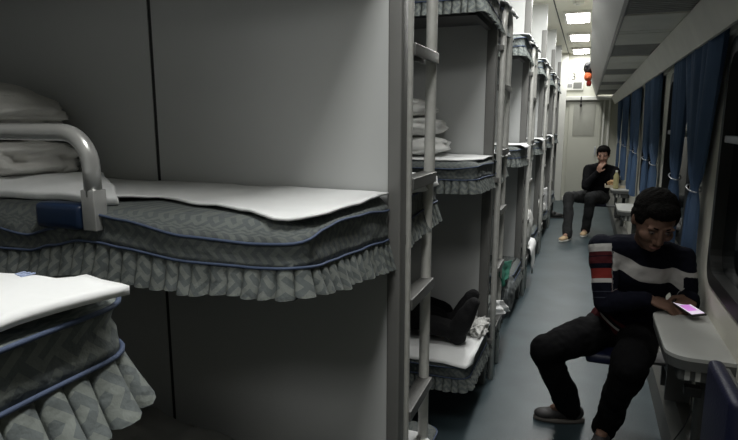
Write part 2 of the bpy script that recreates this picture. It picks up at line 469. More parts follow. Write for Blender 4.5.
def bunk_meshes(width, seed, bump_at=None):
    """bunk attached at y=0, front edge at y=-width, aisle end at x=0, mattress top z=0."""
    rnd = random.Random(seed)
    Lx = 1.86; r = .05; pts = []
    s = -Lx
    while s < -r: pts.append((s, -width, 0, -1)); s += .005
    for k in range(1, 16):
        a = math.pi / 2 * k / 16; pts.append((-r + r * math.sin(a), -width + r - r * math.cos(a), math.sin(a), -math.cos(a)))
    y = -width + r
    while y < -.01: pts.append((0, y, 1, 0)); y += .005
    S = [0]
    for a, b in zip(pts, pts[1:]): S.append(S[-1] + math.hypot(b[0] - a[0], b[1] - a[1]))
    Sc = Lx - r
    tab = PROF.get(seed, PROF[0])
    Z = []
    for s_ in S:
        a, b, c = lerp_rows(tab, s_ - Sc)
        w = .004 * nz(s_, seed, 0, 4)
        Z.append((a + w, b + w, c + w * .5))
    N_ = len(pts)
    rows = 10
    vs = []; uv = []
    for j in range(rows):
        for (x, y, nx, ny), s_, (z1, z2, zb) in zip(pts, S, Z):
            if j == 0: out, z = -.050, .006
            elif j == 1: out, z = -.022, .003 + z1 * .05
            elif j == 2: out, z = -.008, z1 * .3
            elif j == 3: out, z = .002, z1 * .65
            elif j == 4: out, z = .008, z1
            else:
                t = (j - 4) / 5; out, z = .007 - .004 * math.sin(math.pi * t), z1 + (z2 - z1) * t
            cre = (.010 * nz(s_ * 3 + z * 9, z * 14 + s_ * 4, seed, 2.4) * math.sin(math.pi * min(1, max(0, (j - 4) / 5))) if j > 4 else .003 * nz(s_, j, seed, 9))
            vs.append((x + nx * (out + cre), y + ny * (out + cre), z)); uv.append((s_, z if j > 2 else -.02 * (4 - j) * -1))
    fs = [(j * N_ + i, j * N_ + i + 1, (j + 1) * N_ + i + 1, (j + 1) * N_ + i)[::-1] for j in range(rows - 1) for i in range(N_ - 1)]
    # inner top surface
    b0 = len(vs)
    for (x, y, nx, ny), s_ in zip(pts, S):
        vs.append((x if nx < .5 else -.05, -.001 if True else y, .004)); uv.append((s_, 0))
    fs += [(i, i + 1, b0 + i + 1, b0 + i) for i in range(N_ - 1)]
    # underside of the cover, closes the mattress
    b1 = len(vs)
    for (x, y, nx, ny), s_ in zip(pts, S):
        vs.append((x if nx < .5 else -.05, -.001, -.095)); uv.append((s_, 0))
    a = (rows - 1) * N_
    fs += [(a + i, a + i + 1, b1 + i + 1, b1 + i)[::-1] for i in range(N_ - 1)]
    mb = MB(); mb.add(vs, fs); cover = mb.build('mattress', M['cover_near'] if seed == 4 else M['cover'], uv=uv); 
    # piping
    p1 = MB(); p1.tube([(x + nx * .010, y + ny * .010, z[0]) for (x, y, nx, ny), z in list(zip(pts, Z))[::3]], .0032, 6)
    p2 = MB(); p2.tube([(x + nx * .010, y + ny * .010, z[1]) for (x, y, nx, ny), z in list(zip(pts, Z))[::3]], .0032, 6)
    # pleated ruffle: flat overlapping flaps
    rv = []; ru = []; rows = 7; wid = .037; rp = []
    k = 0; s_ = 0.0
    def at(s_):
        i = min(N_ - 2, max(0, int(s_ / S[-1] * (N_ - 1))))
        while i < N_ - 2 and S[i + 1] < s_: i += 1
        while i > 0 and S[i] > s_: i -= 1
        t = (s_ - S[i]) / max(1e-6, S[i + 1] - S[i]); a, b = pts[i], pts[i + 1]
        return [a[q] + (b[q] - a[q]) * t for q in range(4)], [Z[i][q] + (Z[i + 1][q] - Z[i][q]) * t for q in range(3)]
    while s_ < S[-1] - .003:
        wv = wid * (.85 + .35 * rnd.random()); dep = .8 + .5 * rnd.random(); dz_ = rnd.uniform(-.003, .003); tilt = rnd.uniform(-.15, .15)
        for f, o_ in ((0, -.35), (.10, .55), (.30, 1.0), (.55, .95), (.80, .75), (.92, .2)):
            rp.append((min(s_ + f * wv, S[-1]), o_ * dep, dz_, tilt, s_ * 1.25 + f * wv))
        s_ += wv
    n2 = len(rp)
    for j in range(rows):
        t = j / (rows - 1)
        for sq, o_, dz_, tl, uu in rp:
            (x, y, nx, ny), (z1, z2, zb) = at(min(S[-1], max(0, sq + tl * .03 * t)))
            out = .004 + (.025 if seed == 4 else .014) * t ** 1.2 + o_ * .014 * (.35 + .65 * t)
            z = z2 + (zb + dz_ * 1.0 - z2) * t
            rv.append((x + nx * out, y + ny * out, z)); ru.append((uu, z))
    rf = [(j * n2 + i, j * n2 + i + 1, (j + 1) * n2 + i + 1, (j + 1) * n2 + i)[::-1] for j in range(rows - 1) for i in range(n2 - 1)]
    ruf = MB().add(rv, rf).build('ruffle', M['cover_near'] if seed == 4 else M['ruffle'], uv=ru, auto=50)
    # base pan
    pan = MB(); pan.box(-Lx, -.02, -width + .02, 0, -.125, -.092, .006)
    pan.box(-Lx, -.03, -width + .03, -width + .06, -.155, -.12); pan.box(-.06, -.03, -width + .03, 0, -.155, -.12)
    pano = pan.build('bed_frame', M['pan'], auto=40)
    o1 = p1.build('piping', M['pipe']); o2 = p2.build('piping', M['pipe'])
    out = [cover, o1, o2, ruf, pano]
    return out

# local builders for guard rail: rail spans x in [x0,x1]
def add_rail(e, width, sgn, x0=-1.15, x1=-.500):
    y = (-width - .004) * sgn
    a6 = [math.pi / 2 * k / 8 for k in range(9)]
    rr = .075; zt = .178
    pts = [(x1, y, .04), (x1, y, zt - rr)] + [(x1 - rr * (1 - math.cos(a)), y, zt - rr + rr * math.sin(a)) for a in a6[1:]]
    pts += [(x0 + rr * (1 - math.cos(a)), y, zt - rr + rr * math.sin(a)) for a in a6[::-1]] + [(x0, y, .04)]
    r_ = MB().tube(pts, .0185, 16).build('guard_rail', M['rail'], e)
    for x in (x0, x1):
        MB().box(x - .019, x + .019, y - .018, y + .018, -.035, .055, .003).build('rail_socket', M['rail'], r_, auto=40)
    p = MB().box(x1 - .16, x1 - .022, y - .022, y + .03, -.036, .022, .014)
    p.build('blue_pad', M['pad'], r_, auto=50)

protos = {}
def make_bunk(width, face, rail, label, y, z, x=-.5, seed=1, first_extra=None):
    """face -1: front edge towards the camera; +1: front edge away from it"""
    key = (width, seed)
    e = empty('sleeper_bunk', label, 'bunk', (x, y, z), 'sleeper bunks')
    if key not in protos:
        protos[key] = bunk_meshes(width, seed, -.487 if seed in (1, 2) else None)
        for o in protos[key]: o.parent = e; 
        first = True; objs = protos[key]
    else:
        objs = []
        for o in protos[key]:
            c = o.copy(); COL.objects.link(c); c.parent = e; objs.append(c)
    if face > 0:
        for o in objs: o.scale = (1, -1, 1)
    else:
        for o in objs: o.scale = (1, 1, 1)
    if rail: add_rail(e, width, 1 if face < 0 else -1)
    return e

WM, WL = .52, .60
levels = [('middle', ZM, WM), ('top', ZT, WM), ('lower', ZL, WL)]
# bay 0 (where the camera looks in)
make_bunk(WM, -1, True, 'nearest middle bunk, grey checked cover, blue piping and silver guard rail', PART[0], ZM, seed=1)
make_bunk(WM, -1, True, 'nearest top bunk above the frame, over the big grey panel', PART[0], ZT, seed=2)
make_bunk(WL, -1, False, 'nearest lower bunk in the dark under the middle bunk', PART[0], ZL, seed=3)
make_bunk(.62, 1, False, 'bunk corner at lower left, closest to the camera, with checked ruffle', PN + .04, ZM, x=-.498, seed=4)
bayn = ['first', 'second', 'third', 'fourth', 'fifth']
for k in range(5):
    for lv, z, w in levels:
        sd = {'middle': 5, 'top': 6, 'lower': 7}[lv] if k % 2 == 0 else {'middle': 8, 'top': 9, 'lower': 10}[lv]
        make_bunk(w, 1, lv != 'lower' and k < 1, '%s bunk, camera side of the bay after the %s ladder' % (lv, bayn[k]), PART[k] + .04, z, seed=sd)
        make_bunk(w, -1, lv != 'lower' and k < 1, '%s bunk, far side of the bay after the %s ladder' % (lv, bayn[k]), PART[k + 1], z, seed=sd)

# ------------------------------------------------------------------ bedding
def interp(poly, x):
    for (xa, ya), (xb, yb) in zip(poly, poly[1:]):
        if xa <= x <= xb: return ya + (yb - ya) * (x - xa) / (xb - xa)
    return poly[0][1] if x < poly[0][0] else poly[-1][1]

def sheet(label, x0, x1, yback, front, z, seed, drop=.0, amp=.006, xend=None, nu=70, nv=34, name='bed_sheet', m=None, edge_lift=.0, grp='white bed sheets'):
    """sheet lying on a mattress; front = polyline (x, y) of the edge. drop lets the edge hang down."""
    def fn(u, v):
        x = x0 + (x1 - x0) * u; yf = interp(front, x)
        y = yback + (yf - yback) * v
        if xend: x = x + xend(v) * u ** 6
        zz = z + amp * (nz(x, y, seed, 7) + .5 * nz(x, y, seed, 17)) + amp * .6
        if v > .85: zz += edge_lift * (v - .85) / .15 * (1 + .9 * nz(x, seed, 0, 9)) - drop * ((v - .85) / .15) ** 2
        return (x, y, zz)
    vs, fs = grid(nu, nv, fn)
    o = MB().add(vs, fs).build(name, m or M['sheet'])
    bake(o, [('SOLIDIFY', dict(thickness=.006, offset=1))])
    return tag(o, label, 'sheet', grp)

front0 = [(-2.3, .99), (-1.55, 1.00), (-1.27, 1.02), (-1.10, 1.03), (-1.02, 1.09), (-.99, 1.12), (-.93, 1.10), (-.85, 1.06), (-.77, 1.045), (-.66, 1.00), (-.56, .935), (-.515, .94), (-.49, 1.02)]
sheet('white sheet spread on the nearest middle bunk', -2.30, -.495, 1.44, front0, ZM + .012, 3, amp=.004, edge_lift=.006, nu=120, nv=50)
# turned-back flap left of the rail
fl = []
def flap(u, v):
    x = -1.9 + u * (.89 - .42 * v); y = .985 + .36 * v + .012 * nz(x, v, 2, 6)
    return (x, y + .02 * u, ZM + .040 + .007 * math.sin(v * 3) + .006 * nz(x, y, 5, 8) - .012 * (1 - v) ** 4)
vs, fs = grid(60, 20, flap); o = MB().add(vs, fs).build('folded_cover', M['sheet']); bake(o, [('SOLIDIFY', dict(thickness=.02, offset=-1)), ('BEVEL', dict(width=.006, segments=2))])
tag(o, 'folded white cover along the edge left of the silver guard rail', 'cover')
# near lower-left bunk sheet
def shn(u, v):
    x = -1.9 + u * (1.392 + .024 * max(0, v - .8) / .2); y = -.11 + v * (.598 + .008 * math.sin(u * 9) - .025 * max(0, (x + .62) / .14) ** 2)
    z = ZM + .008 + .006 * nz(x, y, 9, 6)
    if x > -.56: z += .003 * ((x + .56) / .08) ** 2
    if v > .93: z += -.02 * ((v - .93) / .07) ** 2 * (0 if x > -.56 else 1)
    return (x + (.02 * v if u > .98 else 0), y, z)
vs, fs = grid(90, 40, shn); o = MB().add(vs, fs).build('bed_sheet', M['sheet']); bake(o, [('SOLIDIFY', dict(thickness=.010, offset=1))])
tag(o, 'bright white sheet on the bunk at lower left, with a faint blue print', 'sheet', 'white bed sheets')
pr = MB()
for k in range(3): pr.box(-.012 + k * .008, -.008 + k * .008, -.006 - .003 * k, .006, 0, .001)
pr.build('print_mark', M['stripe'], o, loc=(-.615, .462, ZM + .021), smooth=False)

def lump(name, label, cat, c, r, seed, m, e=.55, amp=.10, group=None, rot=0, layers=0, freq=6, sag=0):
    """soft superellipsoid: pillow / folded quilt"""
    nu_, nv_ = 64, 36; vs = []; fs = []
    def sp(v, p): return math.copysign(abs(v) ** p, v)
    for j in range(nv_ + 1):
        ph = -math.pi / 2 + math.pi * j / nv_
        for i in range(nu_):
            t = 2 * math.pi * i / nu_
            pe = .5 if e < .78 else .9; x = sp(math.cos(ph), pe) * sp(math.cos(t), e); y = sp(math.cos(ph), pe) * sp(math.sin(t), e); z = sp(math.sin(ph), .8)
            q = 1 + amp * nz(x * 2 + seed, y * 2, z, freq * .3) + amp * .35 * nz(x * 5, y * 5 + seed, z * 3, freq * .4)
            if layers:
                q *= 1 - .07 * (1 - abs(math.sin(z * math.pi * layers * .5 + .4 * nz(x, y, seed, 2)))) ** 2
            X, Y, Z = x * q * r[0], y * q * r[1], z * r[2] * (1 + amp * nz(x * 2, y * 2, seed, 1.5))
            Z -= sag * (x * x + y * y)
            vs.append((X, Y, Z))
    for j in range(nv_):
        for i in range(nu_):
            fs.append((j * nu_ + i, j * nu_ + (i + 1) % nu_, (j + 1) * nu_ + (i + 1) % nu_, (j + 1) * nu_ + i))
    o = MB().add(vs, fs).build(name, m, loc=c); o.rotation_euler = (0, 0, rot)
    return tag(o, label, cat, group)

G = 'folded quilts and pillows on the nearest middle bunk'
lump('folded_quilt', 'thick folded white quilt, lowest of the pile at the left edge, behind the rail', 'quilt', (-1.76, 1.22, 1.487), (.285, .19, .060), 2, M['quilt'], .6, .16, G, layers=2)
lump('folded_quilt', 'folded white quilt in the middle of the pile at the left edge', 'quilt', (-1.83, 1.22, 1.598), (.285, .19, .055), 5, M['quilt'], .6, .18, G, layers=2)
o = lump('pillow', 'flattened white pillow on top of the pile at the left edge', 'pillow', (-1.84, 1.22, 1.695), (.34, .19, .045), 9, M['quilt'], .6, .12, G, sag=.03); o.rotation_euler = (0, R(6), R(-3))
# dark heap on the nearest lower bunk
lump('rumpled_quilt', 'dark rumpled quilt heaped on the nearest lower bunk', 'quilt', (-1.15, 1.12, .57), (.34, .24, .16), 12, mat('grey_quilt', (.34, .34, .33), .95, bump=.6, bscale=10), .8, .2)

# bay after first ladder: middle bunk on far side
sheet('white sheet on the middle bunk seen through the nearest ladder', -1.6, -.50, PART[1] - .01, [(-1.6, 2.81), (-.8, 2.80), (-.6, 2.81), (-.50, 2.88)], ZM + .012, 11, amp=.005)
G = 'folded white quilts stacked behind the nearest ladder'
for k, (z, t, dx) in enumerate([(1.472, 'lowest', 0), (1.576, 'middle one', -.012), (1.676, 'topmost', -.06)]):
    lump('folded_quilt', 'folded white quilt, %s of the stack seen through the nearest ladder' % t, 'quilt', (-.98 + dx, 3.08, z), (.262 - .012 * k, .19, .052), 20 + k, M['quilt2'], .72, .16, G, rot=.04 * k, layers=0)
# sheet corner hanging over the camera-side middle bunk
def hang(label, xa, ya, yb, ztop, zbot, seed, name='bed_sheet', cat='sheet', m=None, xin=.30, point=.5, nu=26, nv=26, group='white bed sheets'):
    """cloth lying on a bunk end and hanging over its aisle end"""
    def fn(u, v):
        y = ya + (yb - ya) * u; Ld = (ztop - zbot) * (1 - point * abs(u - .5) * 2 * 1.0); tot = xin + Ld; s = v * tot
        if s < xin: return (xa - xin + s, y, ztop + .004 * nz(y, s, seed, 9) + .004)
        d = s - xin
        return (xa + .02 + .012 * math.sin(y * 40 + seed) * d / (ztop - zbot) + .02 * min(1, d / .04), y + .02 * nz(y, d, seed, 6), ztop + .004 - d)
    vs, fs = grid(nu, nv, fn); o = MB().add(vs, fs).build(name, m or M['sheet']); bake(o, [('SOLIDIFY', dict(thickness=.006, offset=0))])
    return tag(o, label, cat, group)
hang('white sheet corner just behind the nearest ladder', -.52, 1.56, 1.98, ZM + .012, ZM - .022, 1, xin=.5, point=.1)
hang('white sheet end hanging low behind the foot of the nearest ladder', -.485, 1.56, 1.82, ZL + .10, .12, 2, xin=.5, point=.1)
# lower bunk with the sleeper
sheet('white sheet under the sleeping person, spilling over the bunk edge', -2.2, -.475, PART[1] - .02, [(-2.2, 2.70), (-.75, 2.695), (-.62, 2.69), (-.50, 2.665), (-.475, 2.74)], ZL + .020, 15, amp=.006, drop=.035)
lump('crumpled_cloth', 'crumpled white cloth at the feet of the sleeping person', 'cloth', (-.525, 3.13, ZL + .045), (.05, .12, .04), 31, M['pillow'], .7, .5)
# top bunks
for k in range(1, 5):
    hang('white sheet end on the top bunk after the %s ladder' % bayn[k], -.49, PART[k] + .08, PART[k] + .50, ZT + .015, ZT - .035, 40 + k, xin=.6, point=.2)
    hang('white sheet end on the top bunk before the %s ladder' % ['', 'second', 'third', 'fourth', 'fifth', 'last'][k], -.49, PART[k] - .46, PART[k] - .04, ZT + .015, ZT - .02, 50 + k, xin=.6, point=.2)
    if k < 4:
        hang('white sheet end on the middle bunk after the %s ladder' % bayn[k], -.49, PART[k] + .08, PART[k] + .50, ZM + .015, ZM - .01, 60 + k, xin=.6, point=.2)
        hang('white sheet end on the far middle bunk before the %s ladder' % ['', '', 'third', 'fourth', 'fifth'][k + 1], -.49, PART[k + 1] - .46, PART[k + 1] - .04, ZM + .015, ZM - .01, 70 + k, xin=.6, point=.2)
# green item, paper, hanging sheets, pillows low on the far bunks
def quad_cloth(name, label, cat, pts, m, th=.006, wave=.01, seed=0, group=None, nu=16, nv=16):
    a, b, c, d_ = [Vector(p) for p in pts]
    def fn(u, v):
        p = (a * (1 - u) + b * u) * (1 - v) + (d_ * (1 - u) + c * u) * v
        p.x += wave * math.sin(u * 9 + seed) * v + wave * nz(u, v, seed, 4)
        return p[:]
    vs, fs = grid(nu, nv, fn); o = MB().add(vs, fs).build(name, m); bake(o, [('SOLIDIFY', dict(thickness=th, offset=0))])
    return tag(o, label, cat, group)
quad_cloth('green_towel', 'dark green cloth with a pale edge hanging over a lower bunk past the second ladder', 'towel',
           [(-.50, 3.60, .70), (-.45, 4.08, .615), (-.45, 3.80, .56), (-.46, 3.66, .53)], M['green'])
lump('grey_blanket', 'grey rumpled blanket drooping off the lower bunk past the second ladder', 'blanket', (-.47, 3.95, .38), (.05, .22, .13), 33, M['cover'], .9, .3)
quad_cloth('paper_sheet', 'white crumpled paper poking out at the foot of the second ladder', 'paper', [(-.50, 3.44, .50), (-.44, 3.56, .47), (-.41, 3.66, .37), (-.46, 3.42, .41)], M['sheet'], wave=.02, seed=4)
lump('pillow', 'white pillow leaning out of the lower bunk past the third ladder', 'pillow', (-.50, 5.50, .62), (.06, .22, .17), 34, M['pillow'], .8, .15)
hang('white sheet trailing to a point off the lower bunk past the third ladder', -.47, 5.45, 5.95, ZL + .03, .09, 8, xin=.4, point=.8)
quad_cloth('hanging_cloth', 'white cloth hanging from the lower bunk past the fourth ladder', 'cloth', [(-.50, 7.55, .75), (-.46, 7.9, .74), (-.44, 8.0, .40), (-.48, 7.6, .46)], M['sheet'], seed=2)
lump('pillow', 'white pillow on the lower bunk past the fourth ladder', 'pillow', (-.56, 7.75, .49), (.10, .2, .08), 35, M['pillow'], .7, .12)

# ------------------------------------------------------------------ luggage rack on the window side
rk = empty('luggage_rack', 'long grey overhead luggage rack running above the windows', 'rack', (0, 0, 0))
RZ = 2.10
mb = MB()
prof = [(.128, RZ), (.145, RZ + .012), (.02, 2.47), (-.012, 2.50), (-.022, 2.47), (.112, RZ + .01)]
n = len(prof)
mb.add([(x, YB + .01, z) for x, z in prof] + [(x, YE - .12, z) for x, z in prof], [(i, (i + 1) % n, n + (i + 1) % n, n + i) for i in range(n)] + [tuple(range(n))[::-1], tuple(range(n, 2 * n))])
mb.build('fascia', M['rackface'], rk, smooth=False)
mb = MB(); prof = [(.405, RZ), (.43, RZ + .015), (.478, 1.99), (.478, 1.952), (.462, 1.950), (.400, RZ - .012)]
mb.add([(x, YB + .01, z) for x, z in prof] + [(x, YE - .12, z) for x, z in prof], [(i, (i + 1) % n, n + (i + 1) % n, n + i) for i in range(n)] + [tuple(range(n))[::-1], tuple(range(n, 2 * n))])
mb.build('cove_strip', M['rack'], rk, smooth=False)
yy = -.6; k = 0
while yy + PITCH < YE - .1:
    # pale panel with two grooves, then a dark ribbed grille
    m_ = MB()
    for a, b in ((0, .50), (.515, .60), (.615, 1.12)):
        m_.box(.12, .42, yy + a, yy + b, RZ + .004, RZ + .02)
    m_.build('underside_panel', M['rack'], rk, smooth=False)
    m_ = MB()
    for q in range(16): m_.box(.12, .42, yy + 1.135 + q * .045, yy + 1.135 + q * .045 + .028, RZ + .010, RZ + .022)
    m_.box(.12, .42, yy + 1.12, yy + 1.85, RZ + .022, RZ + .03)
    m_.build('grille', M['rackdark'], rk, smooth=False)
    yy += PITCH; k += 1
boxo('rack_floor', M['rackdark'], .14, XR - .004, YB + .01, YE - .12, RZ + .031, RZ + .045, rk)
# bags on the rack
bp_ = empty('backpack', 'black and orange bag hanging from the rack edge near the far door', 'bag', (-.045, 10.0, 2.25))
for nm, c, r, m, sd in (('bag_body', (0, 0, .215), (.070, .12, .085), M['bag'], 50), ('orange_pocket', (.0, -.04, .07), (.055, .10, .060), M['orange'], 51), ('bottom_pouch', (.02, -.02, -.03), (.035, .07, .045), M['red'], 52)):
    o = lump(nm, None, None, c, r, sd, m, .75, .2); o.parent = bp_
MB().tube([(-.01, 0, .27), (.005, 0, .29), (.035, 0, .262)], .010, 8).build('strap', M['bag'], bp_)
lump('suitcase_bundle', 'dark travel bundle on the luggage rack above the nearer table', 'bag', (.33, 3.4, 2.31), (.17, .35, .155), 54, M['bag'], .6, .1)

# ------------------------------------------------------------------ curtains
def curtain(label, y0, y1, yt, seed, wt=.055, zb=.93, yb=None, wb=.11):
    e = empty('curtain', label, 'curtain', (.506, yt, 0), 'blue window curtains')
    yb = yb or yt; nf = 5.5; nu_, nv_ = 110, 60; zt = 2.03; zk = 1.28
    def fn(u, v):
        z = zt + (zb - zt) * v
        if z > zk:
            t = (zt - z) / (zt - zk); s = t ** 1.15
            a = y0 + (yt - wt - y0) * s; b = y1 + (yt + wt - y1) * s
        else:
            t = (zk - z) / (zk - zb); s = min(1, t * 2.2) ** .7
            a = (yt - wt) + (yb - wb - yt + wt) * s; b = (yt + wt) + (yb + wb - yt - wt) * s
        y = a + (b - a) * u
        am = .022 + .010 * (z - zk if z > zk else .3 * (zk - z)) / .75
        am *= .5 + .7 * abs(nz(u * 3, seed, 0))+.3
        near_tie = math.exp(-((z - zk) / .05) ** 2)
        x = am * math.sin(u * nf * 2 * math.pi + .8 * nz(u * 3, z, seed)) * (1 - .5 * near_tie) + .008 * nz(u * 4, z * 2, seed)
        return (x - .012 * near_tie * 0, y - yt, z)
    vs, fs = grid(nu_, nv_, fn); o = MB().add(vs, fs).build('curtain_cloth', M['curtain'], e)
    m_ = MB(); pts = []
    for k in range(25):
        a = 2 * math.pi * k / 24; pts.append((.030 * math.sin(a), (wt + .002) * math.cos(a), zk + .012 * math.cos(a)))
    m_.tube(pts, .0036, 8, caps=False)
    m_.build('tieback', M['tie'], e)
    return e
place = ['behind the man with the phone', 'between the two seated men', 'just before the far seated man', 'beyond the far seated man', 'closest to the end wall']
for k in range(5):
    y = 3.15 + PITCH * k
    curtain('wide blue curtain tied at the near window edge, %s' % place[k], y - (.36 if k == 0 else -.07), y + .60, y, k, wt=.075, zb=.93 if k == 0 else .80)
    if k < 4: curtain('narrower blue curtain tied at the far window half, %s' % place[k], y + .54, y + 1.0, y + .66, k + 10, wt=.095, zb=.80)
# curtain rail
structure(MB().tube([(.508, 2.7, 2.035), (.508, YE - .2, 2.035)], .008, 8).build('trim_7', M['rail']))

# ------------------------------------------------------------------ fold-down tables and seats
def table():
    e = empty('folding_table', 'x', 'table', (0, 0, 0), 'small wall tables under the windows')
    out = []
    x0, x1, y0, y1, r = .325, XR, -.27, .29, .085
    for cx, cy, a0 in ((x0 + r, y0 + r, 180),):
        for k in range(9):
            a = R(a0 + 90 * k / 8); out.append((cx + r * math.cos(a), cy + r * math.sin(a)))
    out += [(x1, y0), (x1, y1)]
    for k in range(9):
        a = R(90 + 90 * k / 8); out.append((x0 + .03 + r * math.cos(a) + .055 - .0, y1 - r + r * math.sin(a)))
    n = len(out); m_ = MB()
    for z0, z1 in ((.738, .752),):
        m_.add([(x, y, z0) for x, y in out] + [(x, y, z1) for x, y in out], [(i, (i + 1) % n, n + (i + 1) % n, n + i) for i in range(n)] + [tuple(range(n))[::-1], tuple(range(n, 2 * n))])
    m_.build('tabletop', M['table'], e, smooth=False)
    m_ = MB()
    m_.add([(x + (.004 if x < .5 else 0), y * .985, .700) for x, y in out] + [(x + (.001 if x < .5 else 0), y * .995, .738) for x, y in out], [(i, (i + 1) % n, n + (i + 1) % n, n + i) for i in range(n)] + [tuple(range(n))[::-1], tuple(range(n, 2 * n))])
    m_.build('table_edge', M['tableedge'], e, smooth=False)
    m_ = MB(); m_.box(.372, XR - .002, -.235, .22, .645, .702, .012)
    m_.build('support_box', M['tableedge'], e, auto=40)
    m_ = MB()
    for q in range(2): m_.box(.395 + q * .035, .412 + q * .035, -.240, -.234, .652, .695)
    m_.build('vent_bar', M['table'], e, smooth=False)
    m_ = MB(); m_.tube([(.50, 0, .24), (.50, 0, .646)], .022, 12); m_.build('leg', M['tableedge'], e)
    return e
T0 = table()
tl = ['grey wall table with the phone, in front of the near man', 'grey wall table hidden behind the near man', 'pale wall table between the two men', 'wall table with the bottle and food tray by the far man', 'farthest wall table near the end wall']
for k, t in enumerate(tl):
    o = T0 if k == 0 else copy_tree(T0)
    o.location = (0, 2.50 + PITCH * k, 0); o['label'] = t

def seat(label, y, up=False):
    e = empty('fold_down_stool', label, 'seat', (0, y, 0), 'blue fold-down aisle seats')
    if up:
        MB().box(.435, .485, -.17, .17, .44, .80, .024).build('cushion', M['seat'], e, auto=60)
        MB().box(.485, .50, -.15, .15, .46, .78, .006).build('seat_pan', M['tableedge'], e, auto=40)
    else:
        MB().box(.06, .32, -.16, .16, .40, .455, .025).build('cushion', M['seat'], e, auto=60)
        MB().box(.08, .46, -.03, .13, .385, .40, .006).build('seat_pan', M['pan'], e, auto=40)
    m_ = MB(); m_.box(.495 if up else .44, XR, -.08, .12, .36, .44, .01)
    if not up: m_.box(.44, XR, -.1, -.07, .24, .44); m_.box(.44, XR, .07, .1, .24, .44)
    m_.build('wall_hinge', M['pan'], e, auto=40)
    return e
seat('blue folding seat folded up against the wall at lower right', 1.96, up=True)
seat('blue folding seat under the man with the phone', 3.06)
seat('dark folding seat under the far man', 8.82)
# far table things
bt = empty('tea_bottle', 'plastic bottle of yellowish drink standing on the far table', 'bottle', (.385, 7.90, .754))
bt.scale = (.95, .95, 1.0)
prf = [(.004, -.001), (.032, .0), (.036, .012), (.036, .08), (.032, .10), (.036, .12), (.036, .165), (.016, .205), (.014, .215)]
m_ = MB(); m_.tube([(0, 0, z) for r_, z in prf], 0, 18, True, [max(r_, .001) for r_, z in prf]); m_.build('bottle_body', M['bottle'], bt)
m_ = MB(); m_.tube([(0, 0, .213), (0, 0, .236)], .016, 16); m_.build('bottle_cap', M['whitesole'], bt)
tr = empty('food_tray', 'cardboard tray of food held over the far table beside the bottle', 'tray', (.375, 8.08, .754))
m_ = MB(); m_.box(-.105, .115, -.10, .10, 0, .008); m_.box(-.115, -.105, -.10, .10, 0, .035); m_.box(.115, .125, -.10, -.06, 0, .035); m_.box(-.105, .115, -.11, -.10, 0, .035)
m_.build('tray_shell', M['card'], tr, smooth=False)
o = lump('food_pile', 'x', 'food', (-.02, 0, .05), (.06, .06, .045), 60, M['food'], .9, .4); o.parent = tr
for q in ('label', 'category'): del o[q]
# phone on the near table
ph = empty('smartphone', 'smartphone with a glowing pink and white screen at the table edge', 'phone', (.468, 2.745, .785), rot=(R(6), R(-3), R(28)))
ph.scale = (.92, .92, .92)
MB().box(-.037, .037, -.078, .078, -.005, .004, .004).build('phone_body', M['black'], ph, auto=50)
MB().box(-.033, .033, -.068, .068, .0042, .0050).build('screen', M['screen'], ph, smooth=False)
m_ = MB(); m_.box(-.026, .020, -.035, .030, .0052, .0056); m_.build('screen_image', M['screenpink'], ph, smooth=False)
# charger with cable under the table
ch = empty('phone_charger', 'black plug with a thin cable hanging under the near table', 'charger', (.44, 2.34, .60))
MB().box(-.03, .03, -.02, .02, -.04, .0, .006).build('plug', M['black'], ch, auto=40)
pts = [(0, 0, -.04), (.0, -.01, -.10), (-.01, .02, -.18), (-.05, .06, -.30), (-.12, .12, -.42), (-.20, .15, -.52), (-.24, .22, -.585)]
MB().tube(pts, .003, 6).build('cable', M['black'], ch)

# ------------------------------------------------------------------ people
def axes(up, right):
    z = Vector(up).normalized(); x = Vector(right); x = (x - z * x.dot(z)).normalized(); y = z.cross(x)
    return Matrix((x, y, z)).transposed()

def add_hand(mb, wrist, d, nrm, side, s=1.0, curl=(.5, .5, .5, .5), thumb=.6):
    """d: towards fingers; nrm: back of the hand; side: towards the thumb"""
    w = Vector(wrist); d = Vector(d).normalized(); nrm = Vector(nrm); nrm = (nrm - d * nrm.dot(d)).normalized()
    sd = nrm.cross(d).normalized(); sd = sd if sd.dot(Vector(side)) > 0 else -sd
    ax = Matrix((d, sd, nrm)).transposed()
    mb.ell(w + d * .045 * s, (.052 * s, .040 * s, .0165 * s), ax)
    mb.ell(w + d * .062 * s, (.034 * s, .041 * s, .0145 * s), ax)
    mb.ell(w + d * .03 * s + sd * .024 * s - nrm * .006 * s, (.036 * s, .018 * s, .017 * s), ax)
    lens = [(.030, .70), (.010, .78), (-.010, .74), (-.029, .60)]
    for (off, L), c in zip(lens, curl):
        p = w + d * (.086 - abs(off) * .15) * s + sd * off * s; a = .12
        for seg, f in enumerate((.047, .030, .024)):
            a += c * (.55 if seg == 0 else .8)
            dv = d * math.cos(a) - nrm * math.sin(a) + sd * off * .6
            q = p + dv * f * L / .75 * s
            mb.cone(p, q, (.0095 - .0010 * seg) * s, (.0088 - .0010 * seg) * s, 10); p = q
    p = w + d * .025 * s + sd * .032 * s
    for seg, f in enumerate((.036, .030)):
        dv = (d * (.65 + .3 * seg) + sd * (.75 - thumb * seg) - nrm * (.25 + .25 * seg)).normalized()
        q = p + dv * f * s; mb.cone(p, q, (.0120 - .0015 * seg) * s, (.0108 - .0015 * seg) * s, 10); p = q

